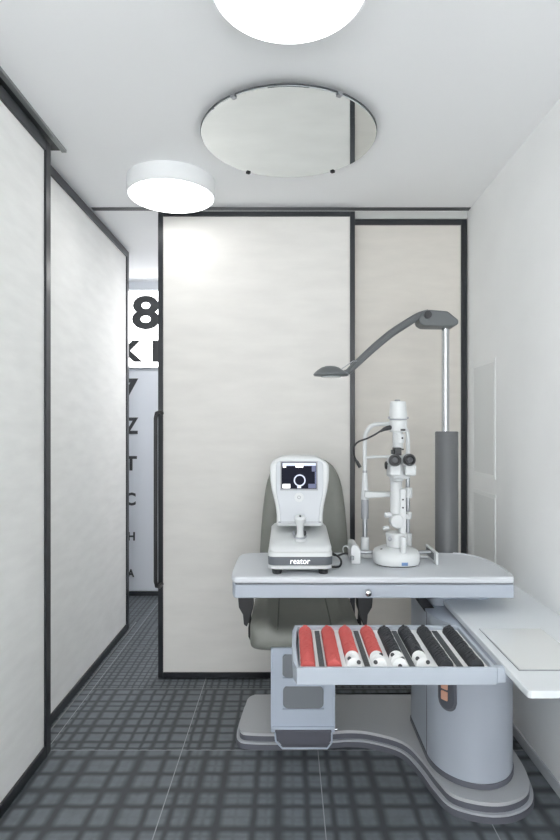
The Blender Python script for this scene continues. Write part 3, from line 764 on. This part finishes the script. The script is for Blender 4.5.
p = S(353.5, 553, 2.43); MB().lathe([(.008, 0), (.008, .016), (.001, .018)], (p.x, 2.43, p.z-.024), n=16).build('lock_knob', 'steel', SL)
MB().box(S(356, 0).x, S(380, 0).x, 2.545, 2.585, T0, T0+.022).build('rest_foot', 'inst', SL, bevel=.004)
MB().box(S(418, 0).x, S(436, 0).x, 2.545, 2.585, T0, T0+.012).build('rest_foot', 'inst', SL, bevel=.004)
# chin rest frame: two posts and an arch
RD = 2.56
xl, xr = S(366, 0, RD).x, S(408.5, 0, RD).x
zt = S(0, 424, RD).z
cylz('post_socket', 'inst', 366, 536, 556, .020, .018, RD)
MB().cyl((xl, RD, S(0, 538, RD).z), (xl, RD, S(0, 470, RD).z), .0105).build('rest_post', 'steel', SL)
cylz('post_sleeve', 'instgrey', 366, 498, 518, .0165, .0165, RD)
cylz('chin_slider', 'inst', 366, 472, 499, .018, .011, RD)
MB().cyl((xr, RD, T0+.012), (xr, RD, S(0, 470, RD).z), .0095).build('rest_post', 'steel', SL)
cylz('post_socket', 'inst2', 408.5, 532, 552, .018, .018, RD)
arch = catmull([(xl, RD, S(0, 472, RD).z), (xl, RD, S(0, 440, RD).z), (xl+.012, RD, zt-.028), (xl+.04, RD, zt-.004), (xl+.085, RD, zt), ((xl+xr)/2+.03, RD, zt), (xr-.03, RD, zt-.004), (xr-.006, RD, zt-.03), (xr, RD, S(0, 440, RD).z), (xr, RD, S(0, 472, RD).z)], 6)
MB().tube(arch, .0095, 12).build('rest_arch', 'inst', SL)
hb = S(0, 457, RD).z
MB().tube([(xl, RD, hb-.002), (xl+.05, RD-.012, hb+.003), (xr-.05, RD-.012, hb+.003), (xr, RD, hb-.002)], .0065, 10).build('forehead_band', 'inst', SL)
cz = S(0, 493, RD).z
MB().prism_xz([(xl-.006, cz-.018), (xl+.10, cz-.012), (xl+.125, cz-.012), (xl+.125, cz+.012), (xl+.10, cz+.008), (xl+.03, cz+.010), (xl-.006, cz+.016)], RD-.035, RD+.014).build('chin_bar', 'inst', SL, bevel=.005)
# turntable, arm and column
cylz('turntable', 'inst', 397.5, 531, 545.5, .042, .047, 2.43, bev=.005)
p = S(391, 538, 2.385); MB().lathe([(.009, 0), (.009, .006), (.004, .008), (.001, .008)], (p.x, 2.39, p.z), (-.2, -1, 0), 18).build('turntable_knob', 'instgrey', SL)
cylz('neck', 'inst2', 397, 543, 551, .038, .040, 2.44)
cylz('microscope_column', 'inst', 397, 476, 524, .0255, .0245, 2.43, bev=.004)
f = MB(); a_ = S(397.5, 520, 2.41)
f.lathe([(.010, -.04), (.022, -.036), (.030, -.02), (.031, .01), (.026, .022), (.001, .026)], a_, (0, -1, 0), 28)
f.build('centring_joint', 'inst2', SL, smooth=50)
for px, py, r, l_ in ((389, 514, .011, .012), (387, 527, .008, .010)):
    p = S(px, py, 2.41); MB().lathe([(r, -.012), (r, l_), (r*.7, l_+.003), (.001, l_+.003)], p, (-1, -.15, 0), 18).build('side_knob', 'inst2', SL)
p = S(403, 521, 2.40); MB().box(p.x-.010, p.x+.016, 2.395, 2.445, S(0, 535, 2.42).z, S(0, 488, 2.42).z).build('illumination_arm', 'inst', SL, bevel=.006)
for py in (499, 507): q_ = S(403.8, py, 2.392); MB().cyl((q_.x, 2.3955, q_.z), (q_.x, 2.391, q_.z), .0036, n=12).build('arm_screw', 'blackm', SL)
cylz('arm_clamp', 'inst', 409, 487, 497, .017, .017, 2.50); cylz('arm_clamp', 'inst', 409, 511, 518, .015, .015, 2.50)
MB().box(S(400, 0).x, S(409, 0).x, 2.43, 2.50, S(0, 517, 2.47).z, S(0, 512, 2.47).z).build('clamp_link', 'inst2', SL, bevel=.003)
# joystick in front
ja = at(404, 553, 2.375); jb = at(404, 534.5, 2.37)
MB().lathe([(.013, -.006), (.0115, .006), (.0115, .066), (.010, .072), (.004, .074), (.001, .074)], ja, jb-ja, 20).build('joystick', 'inst', SL)
# microscope body and eyepieces
MB().box(S(389.5, 0).x, S(407, 0).x, 2.36, 2.50, S(0, 478, 2.4).z, S(0, 459, 2.4).z).build('microscope_body', 'inst', SL, bevel=.010)
f = MB(); p = S(398, 478, 2.41)
f.loft([[(p.x + s_*.030*math.cos(2*PI*i/28), 2.42 + s_*.034*math.sin(2*PI*i/28), p.z + z) for i in range(28)] for s_, z in ((.5, -.016), (.9, -.010), (1, 0), (1, .012))])
f.build('body_collar', 'inst2', SL)
for px, py, dx in ((396.2, 460, -.06), (410.8, 459.6, .10)):
    c = at(px, py, 2.28); ax = Vector((dx*.6, -1, .06)).normalized()
    MB().lathe([(.016, -.10), (.022, -.085), (.025, -.05), (.025, -.022), (.023, -.020)], c, ax, 28).build('eyepiece_tube', 'inst', SL)
    ep = MB().lathe([(.0225, -.024), (.0245, -.020), (.0245, -.004), (.022, 0), (.017, .0), (.014, -.008), (.001, -.009)], c, ax, 30).build('eyepiece', 'black', SL)
    MB().lathe([(.001, -.0085), (.0135, -.0085), (.0125, -.006), (.001, -.005)], c, ax, 24).build('eyepiece_glass', 'lensblack', ep)
    w_ = S(px, 472, 2.33)
    MB().box(w_.x-.023, w_.x+.023, 2.315, 2.40, w_.z-.014, w_.z+.034).build('prism_box', 'inst', SL, bevel=.009)
p = S(388.3, 465, 2.40); MB().lathe([(.017, -.010), (.017, .007), (.013, .010), (.001, .010)], p, (-1, 0, 0), 22).build('magnification_knob', 'black', SL)
p = S(398, 451.5, 2.40)
MB().box(p.x-.017, p.x+.012, 2.365, 2.42, p.z-.014, p.z+.018).build('mirror_holder', 'black', SL, bevel=.003)
MB().box(p.x-.027, p.x-.019, 2.37, 2.40, p.z-.010, p.z+.008).build('mirror_tab', 'black', SL, bevel=.002)
MB().box(p.x+.013, p.x+.022, 2.37, 2.40, p.z+.008, p.z+.013).build('mirror_tab', 'black', SL, bevel=.001)
# illumination tower
cylz('tower_neck', 'inst2', 398.5, 431, 449, .022, .021, 2.42)
cylz('tower_screw_block', 'inst', 401, 434, 443, .016, .018, 2.405)
q_ = at(403, 438, 2.39); MB().cyl(q_ + Vector((0, .006, 0)), q_ + Vector((0, -.004, 0)), .004, n=12).build('tower_screw', 'blackm', SL)
cylz('lamp_collar', 'inst', 399, 420.3, 432, .0345, .0375, 2.42, bev=.003)
cylz('lamp_seam', 'instgrey', 399, 419, 420.5, .0365, .0365, 2.42, bev=.0005)
cylz('lamp_cover', 'inst', 398.8, 401.6, 419.2, .0385, .0325, 2.42, bev=.004)
cylz('lamp_cap', 'instgrey', 398.2, 400, 401.8, .0125, .012, 2.42)
for px in (390, 408): p = S(px, 418, 2.41); MB().cyl((p.x-.005, p.y, p.z), (p.x+.005, p.y, p.z), .005, n=12).build('thumb_screw', 'steel', SL)
p = at(404, 429.8, 2.383); MB().box(p.x-.011, p.x+.009, p.y-.002, p.y+.010, p.z-.005, p.z+.004).build('lamp_switch', 'black', SL, bevel=.002)
cb_ = [at(391, 427.5, 2.41), at(388, 428.3, 2.40), at(384, 429.5, 2.40), at(376, 434.5, 2.40), at(368, 438.5, 2.40), at(360, 441.5, 2.40), at(355.5, 446, 2.40), at(354.6, 451, 2.41), at(355.8, 456.5, 2.42), at(358, 461, 2.43), at(360.5, 466, 2.43)]
cab = MB().tube(catmull(cb_, 5), .0038, 8).build('lamp_cable', 'black', SL)
MB().tube([cb_[0], cb_[1], at(385, 429.2, 2.40), at(381, 431.5, 2.40)], [.010, .010, .008, .004], 12).build('cable_plug', 'black', cab)
MB().tube([at(356.5, 459, 2.425), at(358.5, 462, 2.43), at(361.3, 467, 2.43)], [.004, .007, .007], 10).build('cable_plug', 'black', cab)
MB().tube(catmull([(S(353, 0).x, 2.50, T0+.045), (S(349.5, 0).x, 2.51, T0+.062), (S(346.5, 0).x, 2.53, T0+.050), (S(348, 0).x, 2.55, T0+.02), (S(352, 0).x, 2.56, T0+.006)], 5), .0026, 8).build('white_cable', 'inst', SL)

SL.location.y -= .024; SL.location.x -= .008
# ------------------------------------------------------------------ light and camera
w = bpy.data.worlds.new('room_world'); SC.world = w; w.use_nodes = True
nt = w.node_tree; bg = nt.nodes['Background']; bg.inputs['Strength'].default_value = 1.0     # added fill through the open end, stronger from below to brighten the ceiling
tc = nt.nodes.new('ShaderNodeTexCoord'); sx = nt.nodes.new('ShaderNodeSeparateXYZ'); mr = nt.nodes.new('ShaderNodeMapRange'); mx = nt.nodes.new('ShaderNodeMix'); mx.data_type = 'RGBA'
nt.links.new(tc.outputs['Generated'], sx.inputs[0]); nt.links.new(sx.outputs['Z'], mr.inputs['Value'])
mr.inputs['From Min'].default_value = -.5; mr.inputs['From Max'].default_value = .5
nt.links.new(mr.outputs[0], mx.inputs['Factor'])
mx.inputs['A'].default_value = (6.8, 6.9, 7.0, 1); mx.inputs['B'].default_value = (1.3, 1.33, 1.36, 1)
nt.links.new(mx.outputs['Result'], bg.inputs['Color'])
cam = bpy.data.cameras.new('camera'); co = bpy.data.objects.new('camera', cam); COL.objects.link(co)
co.location = (0, 0, H); co.rotation_euler = (PI/2, 0, 0)
cam.sensor_fit = 'VERTICAL'; cam.sensor_height = 36; cam.lens = FPX*36/840
cam.shift_x = -(VX-280)/840; cam.shift_y = (VY-420)/840; cam.clip_start = .02
SC.camera = co
SC.cycles.max_bounces = 16; SC.cycles.diffuse_bounces = 10; SC.cycles.glossy_bounces = 6
vs = SC.view_settings; vs.view_transform = 'Standard'; vs.look = 'None'; vs.exposure = 0.61; vs.gamma = 1; vs.use_curve_mapping = False
